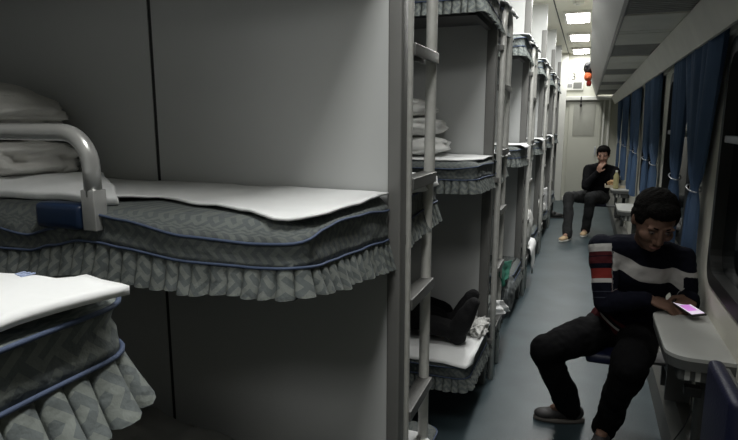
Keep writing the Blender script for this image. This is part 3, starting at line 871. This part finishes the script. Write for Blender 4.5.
def add_head(mb, hm, s=1.0):
    """hm: matrix 4x4; local: face -y, up z, centre of skull at origin"""
    a = hm.to_3x3()
    def P(x, y, z): return hm @ Vector((x * s, y * s, z * s))
    def E(x, y, z, rx, ry, rz): mb.ell(P(x, y, z), (rx * s, ry * s, rz * s), a, 24, 16)
    E(0, .008, .03, .078, .095, .085)          # cranium
    E(0, -.020, -.02, .070, .075, .075)        # face
    E(0, -.035, -.072, .050, .050, .040)       # jaw
    E(0, -.066, -.098, .024, .018, .016)       # chin
    for q in (-1, 1):
        E(q * .040, -.060, -.028, .028, .028, .026)    # cheek
        E(q * .030, -.083, .022, .026, .012, .009)     # brow
        E(q * .078, .010, -.008, .010, .018, .030)     # ear
        E(q * .013, -.102, -.040, .010, .011, .009)    # nostril wing
    mb.cone(P(0, -.090, .010), P(0, -.112, -.034), .010 * s, .013 * s)
    E(0, -.092, -.064, .024, .010, .006); E(0, -.090, -.077, .021, .011, .007)

def wrinkle(me, amp, freq, base=0.0):
    ns = [v.normal.copy() for v in me.vertices]
    co = []
    for v, n_ in zip(me.vertices, ns):
        c = v.co + n_ * (base + amp * nz(v.co.x, v.co.y, v.co.z, freq)); co += [c.x, c.y, c.z]
    me.vertices.foreach_set('co', co); me.update()

def seg_t(p, a, b):
    d = b - a; t = max(0, min(1, (p - a).dot(d) / d.length_squared)); return t, (p - (a + d * t)).length

def person(name, label, J, hm, hands, skin, top_m, leg_m, shoe_m, sole_m, s=1.0, vox=.006, hair_r=1.0, band=False):
    V = {k: Vector(v) for k, v in J.items()}
    e = empty(name, label, 'person', (V['pelvis'].x, V['pelvis'].y, 0))
    off = -e.location
    inv = Matrix.Translation(off)
    up = V['neck'] - V['pelvis']; right = V['shL'] - V['shR']; A = axes(V['neck'] - V['chest'], right); B = axes(V['chest'] - V['pelvis'], V['hipL'] - V['hipR'])
    # body
    m_ = MB(); add_head(m_, hm, s)
    hc = hm @ Vector((0, .02 * s, -.06 * s)); m_.cone(V['neck'] - (V['neck'] - V['chest']) * .15, hc, .058 * s, .052 * s)
    m_.ell(V['chest'], (.14 * s, .09 * s, .17 * s), A); m_.cone(V['chest'], V['pelvis'], .10 * s, .11 * s)
    for q in 'LR':
        m_.cone(V['chest'] * .35 + V['sh' + q] * .65, V['sh' + q], .05 * s, .045 * s)
        m_.cone(V['sh' + q], V['el' + q], .040 * s, .034 * s); m_.cone(V['el' + q], V['wr' + q], .034 * s, .024 * s)
        m_.cone(V['hip' + q], V['kn' + q], .065 * s, .045 * s); m_.cone(V['kn' + q], V['an' + q], .042 * s, .032 * s)
        m_.cone(V['an' + q], V['an' + q] * .6 + V['toe' + q] * .4, .032 * s, .028 * s)
        m_.cone(V['hip' + q], V['pelvis'], .07 * s, .09 * s)
        h = hands[q]; add_hand(m_, V['wr' + q], *h[:3], s, *h[3:])
    body = m_.build('body', skin, e)
    bake(body, [('REMESH', dict(mode='VOXEL', voxel_size=vox * .72)), ('SMOOTH', dict(factor=.5, iterations=3))]); body.data.transform(inv)
    # top garment
    m_ = MB()
    m_.ell(V['chest'], (.185 * s, .125 * s, .20 * s), A); m_.ell(V['chest'] * .5 + V['pelvis'] * .5, (.165 * s, .13 * s, .18 * s), B)
    m_.ell(V['pelvis'] * .85 + V['chest'] * .15, (.172 * s, .135 * s, .12 * s), B)
    m_.cone(V['chest'] * .3 + V['neck'] * .7, V['neck'], .085 * s, .060 * s)
    for q in 'LR':
        m_.cone(V['neck'] * .75 + V['chest'] * .25, V['sh' + q], .075 * s, .066 * s)
        m_.cone(V['chest'] * .5 + V['sh' + q] * .5, V['sh' + q], .09 * s, .070 * s)
        m_.cone(V['sh' + q], V['el' + q], .070 * s, .056 * s)
        w2 = V['el' + q] + (V['wr' + q] - V['el' + q]) * .93
        m_.cone(V['el' + q], w2, .056 * s, .038 * s)
        mid = (V['sh' + q] * .4 + V['el' + q] * .6); m_.ell(mid, (.062 * s,) * 3)
    sw = m_.build('sweater' if band else 'jacket', top_m, e)
    bake(sw, [('REMESH', dict(mode='VOXEL', voxel_size=vox)), ('SMOOTH', dict(factor=.5, iterations=6))])
    if band:
        me = sw.data; at = me.attributes.new('band', 'FLOAT', 'POINT'); vals = []
        for v in me.vertices:
            p = v.co.copy(); val = None
            best = 9
            for q in 'LR':
                t1, d1 = seg_t(p, V['sh' + q], V['el' + q]); t2, d2 = seg_t(p, V['el' + q], V['wr' + q])
                la = (V['el' + q] - V['sh' + q]).length; lb = (V['wr' + q] - V['el' + q]).length
                lat = abs((p - V['chest']).dot(A.col[0]))
                d = min(d1, d2)
                if d < .098 and d < best and (lat > .165 or d2 < d1) and (d1 < .09 or d2 < .075):
                    best = d; tu = (p - V['sh' + q]).dot(V['el' + q] - V['sh' + q]) / la ** 2; L_ = ((tu if t1 <= 0 else t1) * la if d1 <= d2 else la + t2 * lb) / (la + lb)
                    val = max(.501, .55 + .45 * L_)
                    if q == 'L': val = .49 if (d2 < d1 or t1 > .45) else None
            if val is None:
                L_ = (V['neck'] - V['pelvis']); hh = (p - V['pelvis']).dot(L_) / L_.length; dx = V['chest'].x - p.x; hh -= .42 * dx if dx > 0 else .12 * dx; val = max(0, min(.495, .5 * hh / L_.length))
            vals.append(val)
        at.data.foreach_set('value', vals)
    sw.data.transform(inv)
    # cloth creases
    wrinkle(sw.data, .009, 13); wrinkle(sw.data, .003, 40)
    # trousers
    m_ = MB(); m_.ell(V['pelvis'], (.172 * s, .125 * s, .12 * s), B)
    for q in 'LR':
        m_.cone(V['pelvis'] * .4 + V['hip' + q] * .6, V['hip' + q], .10 * s, .095 * s)
        m_.cone(V['hip' + q], V['kn' + q], .102 * s, .078 * s); m_.cone(V['kn' + q], V['an' + q] - Vector((0, 0, .02)), .076 * s, .062 * s)
        calf = V['kn' + q] * .65 + V['an' + q] * .35; m_.ell(calf, (.070 * s, .070 * s, .09 * s))
    tz = m_.build('trousers', leg_m, e)
    bake(tz, [('REMESH', dict(mode='VOXEL', voxel_size=vox * 1.2)), ('SMOOTH', dict(factor=.5, iterations=5))])
    tz.data.transform(inv)
    wrinkle(tz.data, .015, 10); wrinkle(tz.data, .004, 34)
    # shoes
    for q in 'LR':
        a, t = V['an' + q], V['toe' + q]; d = (t - a); d.z = 0; L_ = d.length; d.normalize(); fz = 0 if a.z < .2 else a.z - .085
        c0 = a - d * .03 * s; ax = Matrix((d, Vector((-d.y, d.x, 0)), Vector((0, 0, 1)))).transposed()
        def z_(z): return Vector((0, 0, z * s + fz))
        g = Vector((1, 1, 0)); b0 = Vector((a.x, a.y, 0))
        m_ = MB(); m_.ell(b0 - d * .02 * s + z_(.055), (.055 * s, .038 * s, .045 * s), ax); m_.ell(b0 + d * .06 * s + z_(.045), (.085 * s, .040 * s, .034 * s), ax)
        m_.ell(b0 + d * .125 * s + z_(.037), (.065 * s, .044 * s, .028 * s), ax); m_.cone(b0 + z_(.05), b0 + z_(.085), .042 * s, .038 * s)
        sh = m_.build('shoe', shoe_m, e); bake(sh, [('REMESH', dict(mode='VOXEL', voxel_size=vox)), ('SMOOTH', dict(factor=.5, iterations=3))]); sh.data.transform(inv)
        m_ = MB(); n_ = 28; rim = []
        for k in range(n_):
            th = 2 * math.pi * k / n_; x = math.cos(th); y = math.sin(th)
            rim.append(b0 + d * (.055 + .135 * x) * s + Vector((-d.y, d.x, 0)) * (.043 + .006 * x) * y * s)
        m_.add([r_ + z_(.002) for r_ in rim] + [r_ + z_(.022) for r_ in rim], [(i, (i + 1) % n_, n_ + (i + 1) % n_, n_ + i) for i in range(n_)] + [tuple(range(n_))[::-1], tuple(range(n_, 2 * n_))])
        so = m_.build('sole', sole_m, sh); so.data.transform(inv)
    # hair: shell over the cranium, cut above the forehead
    m_ = MB(); a = hm.to_3x3()
    def E(x, y, z, rx, ry, rz): m_.ell(hm @ Vector((x * s, y * s, z * s)), (rx * s, ry * s, rz * s), a, 24, 16)
    E(0, .022, .046, .086 * hair_r, .096 * hair_r, .083 * hair_r); E(0, .05, -.005, .078, .066, .07); E(0, -.045, .082, .062, .045, .034)
    for q in (-1, 1): E(q * .060, .005, .035, .025, .055, .05)
    hr = m_.build('hair', M['hair'], e); bake(hr, [('REMESH', dict(mode='VOXEL', voxel_size=vox * .8)), ('SMOOTH', dict(factor=.5, iterations=2))]); hr.data.transform(inv)
    wrinkle(hr.data, .004, 60, .003)
    # eyes + brows + mouth
    for q in (-1, 1):
        p = hm @ Vector((q * .031 * s, -.084 * s, .002 * s))
        ey = MB().ell(p, (.013 * s, .009 * s, .006 * s), a).build('eye', M['eyew'], e); ey.data.transform(inv)
        pp = hm @ Vector((q * .031 * s, -.0905 * s, .000 * s)); ir = MB().ell(pp, (.0055 * s, .004 * s, .005 * s), a).build('iris', M['iris'], ey); ir.data.transform(inv)
        b_ = MB().tube([hm @ Vector((q * (.016 + .008 * k) * s, (-.0955 + .0016 * k * k) * s, (.026 + .003 * k - .0013 * k * k) * s)) for k in range(5)], .0035 * s, 8).build('eyebrow', M['hair'], e); b_.data.transform(inv)
    lp = MB().tube([hm @ Vector(((-.022 + .011 * k) * s, (-.1005 + .0022 * (k - 2) ** 2) * s, -.071 * s)) for k in range(5)], .0045 * s, 8, True, [.002 * s, .004 * s, .0045 * s, .004 * s, .002 * s]).build('mouth', M['lips'], e); lp.data.transform(inv)
    return e

navy, white_, maroon, redc, grey_ = (.0045, .005, .010), (.40, .39, .375), (.060, .013, .015), (.17, .024, .020), (.035, .038, .052)
stops = [(0, maroon), (.03, white_), (.04, navy), (.055, maroon), (.075, navy), (.338, white_), (.410, navy)]
stops += [(.55 + .45 * L, c) for L, c in [(-.11, navy), (-.035, white_), (.045, maroon), (.085, navy), (.097, maroon), (.164, navy), (.216, redc), (.318, white_), (.365, navy),
         (.42, grey_), (.427, navy), (.450, grey_), (.457, navy), (.480, grey_), (.487, navy), (.51, grey_), (.517, navy)]]
sweater = ramp_mat('striped_knit', stops)
hm1 = Matrix.Translation((.308, 2.80, 1.165)) @ Matrix.Rotation(R(12), 4, 'Z') @ Matrix.Rotation(R(30), 4, 'X') @ Matrix.Rotation(R(4), 4, 'Y') @ Matrix.Scale(1.07, 4)
J1 = dict(pelvis=(.24, 3.09, .54), chest=(.275, 3.02, .85), neck=(.300, 2.93, 1.045), shR=(.110, 2.92, .995), shL=(.460, 3.03, .945), hipR=(.14, 3.07, .53), hipL=(.32, 3.07, .53),
          elR=(.135, 2.845, .745), elL=(.485, 2.94, .74), wrR=(.315, 2.775, .800), wrL=(.492, 2.845, .805),
          knR=(-.125, 2.74, .50), knL=(.24, 2.64, .515), anR=(.005, 3.03, .09), anL=(.175, 2.90, .09), toeR=(-.19, 2.99, .03), toeL=(.13, 2.70, .03))
person('person', 'man in striped sweater and black trousers bent over a phone at the near table', J1, hm1,
       dict(R=((.9, -.18, -.22), (.2, -.25, .95), (0, 1, 0), (.55, .6, .7, .8), .5), L=((-.45, -.75, -.25), (.25, -.3, .9), (-1, .2, 0), (.8, .9, .95, 1.0), .6)),
       M['skin'], sweater, M['trouser'], M['shoe'], M['sole'], band=True)
hm2 = Matrix.Translation((.225, 8.48, 1.155)) @ Matrix.Rotation(R(-8), 4, 'Z') @ Matrix.Rotation(R(12), 4, 'X')
J2 = dict(pelvis=(.18, 8.82, .54), chest=(.21, 8.66, .83), neck=(.22, 8.57, 1.02), shR=(.05, 8.62, .94), shL=(.39, 8.60, .93), hipR=(.08, 8.78, .53), hipL=(.27, 8.78, .53),
          elR=(.02, 8.46, .74), elL=(.40, 8.38, .80), wrR=(.13, 8.36, .93), wrL=(.36, 8.18, .83),
          knR=(-.19, 8.36, .56), knL=(.10, 8.33, .58), anR=(-.17, 8.05, .09), anL=(.06, 8.52, .09), toeR=(-.25, 7.90, .03), toeL=(.02, 8.35, .03))
J2['wrR'] = (.17, 8.40, .925); J2['elR'] = (.02, 8.44, .71)
person('person', 'man in black jacket and tan shoes sitting far down the aisle, hand at his chin', J2, hm2,
       dict(R=((.3, -.2, .9), (-.6, -.8, 0), (1, 0, 0), (.6, .7, .8, .9), .5), L=((.0, -.9, -.2), (0, -.2, 1), (-1, 0, 0), (.5, .5, .5, .5), .5)),
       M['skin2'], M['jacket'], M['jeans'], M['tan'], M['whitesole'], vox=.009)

# sleeper on the lower bunk: black trousers and socks, feet towards the aisle
sl = empty('person', 'person lying on a lower bunk, only black trousers and socked feet in view', 'person', (-1.4, 3.0, 0))
zb = ZL + .03
hms = Matrix.Translation((-2.17, 3.02, zb + .13)) @ Matrix.Rotation(R(-90), 4, 'Z') @ Matrix.Rotation(R(-90), 4, 'X')
inv = Matrix.Translation((1.4, -3.0, 0))
m_ = MB(); add_head(m_, hms); m_.cone((-2.12, 3.02, zb + .10), (-1.95, 3.02, zb + .10), .055, .06)
m_.ell((-1.78, 3.02, zb + .11), (.22, .16, .09)); m_.cone((-1.6, 3.02, zb + .10), (-1.4, 3.02, zb + .10), .10, .10)
for q in (-1, 1):
    m_.cone((-1.95, 3.02 + q * .15, zb + .09), (-1.65, 3.02 + q * .18, zb + .06), .042, .036); m_.cone((-1.65, 3.02 + q * .18, zb + .06), (-1.55, 3.02 + q * .04, zb + .20), .036, .026)
    add_hand(m_, (-1.55, 3.02 + q * .04, zb + .21), (.6, -q * .7, .1), (0, 0, 1), (-1, 0, 0))
    m_.cone((-1.4, 3.02 + q * .08, zb + .09), (-.98, 3.02 + q * .08, zb + .10), .07, .05); m_.cone((-.98, 3.02 + q * .08, zb + .10), (-.66, 3.01 + q * .06, zb + .07), .045, .035)
bd = m_.build('body', M['skin2'], sl); bake(bd, [('REMESH', dict(mode='VOXEL', voxel_size=.008)), ('SMOOTH', dict(factor=.5, iterations=3))]); bd.data.transform(inv)
m_ = MB(); m_.ell((-1.78, 3.02, zb + .11), (.25, .185, .11)); m_.cone((-1.6, 3.02, zb + .11), (-1.38, 3.02, zb + .11), .12, .12)
for q in (-1, 1): m_.cone((-1.95, 3.02 + q * .14, zb + .10), (-1.66, 3.02 + q * .17, zb + .075), .062, .055); m_.cone((-1.66, 3.02 + q * .17, zb + .075), (-1.57, 3.02 + q * .07, zb + .19), .052, .04)
o = m_.build('jacket', M['jacket'], sl); bake(o, [('REMESH', dict(mode='VOXEL', voxel_size=.010)), ('SMOOTH', dict(factor=.5, iterations=3))]); o.data.transform(inv)
m_ = MB(); m_.ell((-1.4, 3.02, zb + .10), (.16, .17, .11))
for q in (-1, 1):
    m_.cone((-1.4, 3.02 + q * .08, zb + .10), (-1.0, 3.01 + q * .08, zb + .13), .105, .09); m_.cone((-1.0, 3.01 + q * .08, zb + .13), (-.72, 2.99 + q * .06, zb + .10), .092, .072)
o = m_.build('trousers', M['trouser'], sl); bake(o, [('REMESH', dict(mode='VOXEL', voxel_size=.010)), ('SMOOTH', dict(factor=.5, iterations=3))]); o.data.transform(inv)
for q in (-1, 1):
    m_ = MB(); c = Vector((-.605 - .015 * q, 2.95 + q * .065, zb + .055))
    m_.cone(c - Vector((.14, 0, -.035)), c - Vector((.01, 0, -.01)), .058, .050); m_.ell(c + Vector((.0, 0, -.012)), (.050, .042, .050))
    m_.cone(c + Vector((.0, 0, .02)), c + Vector((.045, q * .01, .11)), .056, .050); m_.cone(c + Vector((.045, q * .01, .11)), c + Vector((.085, q * .014, .185)), .050, .032)
    m_.ell(c + Vector((.065, q * .012, .155)), (.035, .044, .048))
    o = m_.build('sock', M['sock'], sl); bake(o, [('REMESH', dict(mode='VOXEL', voxel_size=.007)), ('SMOOTH', dict(factor=.5, iterations=3))]); o.data.transform(inv)
    wrinkle(o.data, .004, 20)

# black shoes left in the far aisle
for k, (x, y) in enumerate([(-.47, 10.05), (-.40, 9.93)]):
    e = empty('slipper', ['black shoe by the far bunk foot, nearer the wall', 'black shoe by the far bunk foot, nearer the aisle'][k], 'shoe', (x, y, 0), rot=(0, 0, R(20)))
    m_ = MB(); m_.ell((0, 0, .045), (.12, .045, .04)); m_.ell((-.06, 0, .07), (.05, .042, .05)); m_.box(-.13, .13, -.045, .045, 0, .02, .008); m_.build('shoe_upper', M['black'], e)

# ------------------------------------------------------------------ world, camera, colour
w = bpy.data.worlds.new('World'); bpy.context.scene.world = w; w.use_nodes = True
bg_ = w.node_tree.nodes['Background']; bg_.inputs[0].default_value = (.01, .012, .02, 1); bg_.inputs[1].default_value = .3
cd = bpy.data.cameras.new('camera'); cam = bpy.data.objects.new('camera', cd); COL.objects.link(cam)
cd.sensor_width = 36; cd.sensor_fit = 'HORIZONTAL'; cd.lens = 36 * 563 / 738; cd.clip_start = .02
yaw, pitch, roll = R(20.965), R(9.86), R(.0233)
f = Vector((-math.sin(yaw) * math.cos(pitch), math.cos(yaw) * math.cos(pitch), -math.sin(pitch)))
r0 = Vector((math.cos(yaw), math.sin(yaw), 0)); u0 = r0.cross(f)
r_ = r0 * math.cos(roll) + u0 * math.sin(roll); u_ = -r0 * math.sin(roll) + u0 * math.cos(roll)
m4 = Matrix((r_, u_, -f)).transposed().to_4x4(); m4.translation = (0, 0, 1.6)
cam.matrix_world = m4
sc = bpy.context.scene; sc.camera = cam
sc.view_settings.view_transform = 'Standard'; sc.view_settings.look = 'None'; sc.view_settings.exposure = 0
sc.cycles.use_denoising = True
sc.cycles.max_bounces = 8; sc.cycles.diffuse_bounces = 5
sc.cycles.sample_clamp_indirect = 4
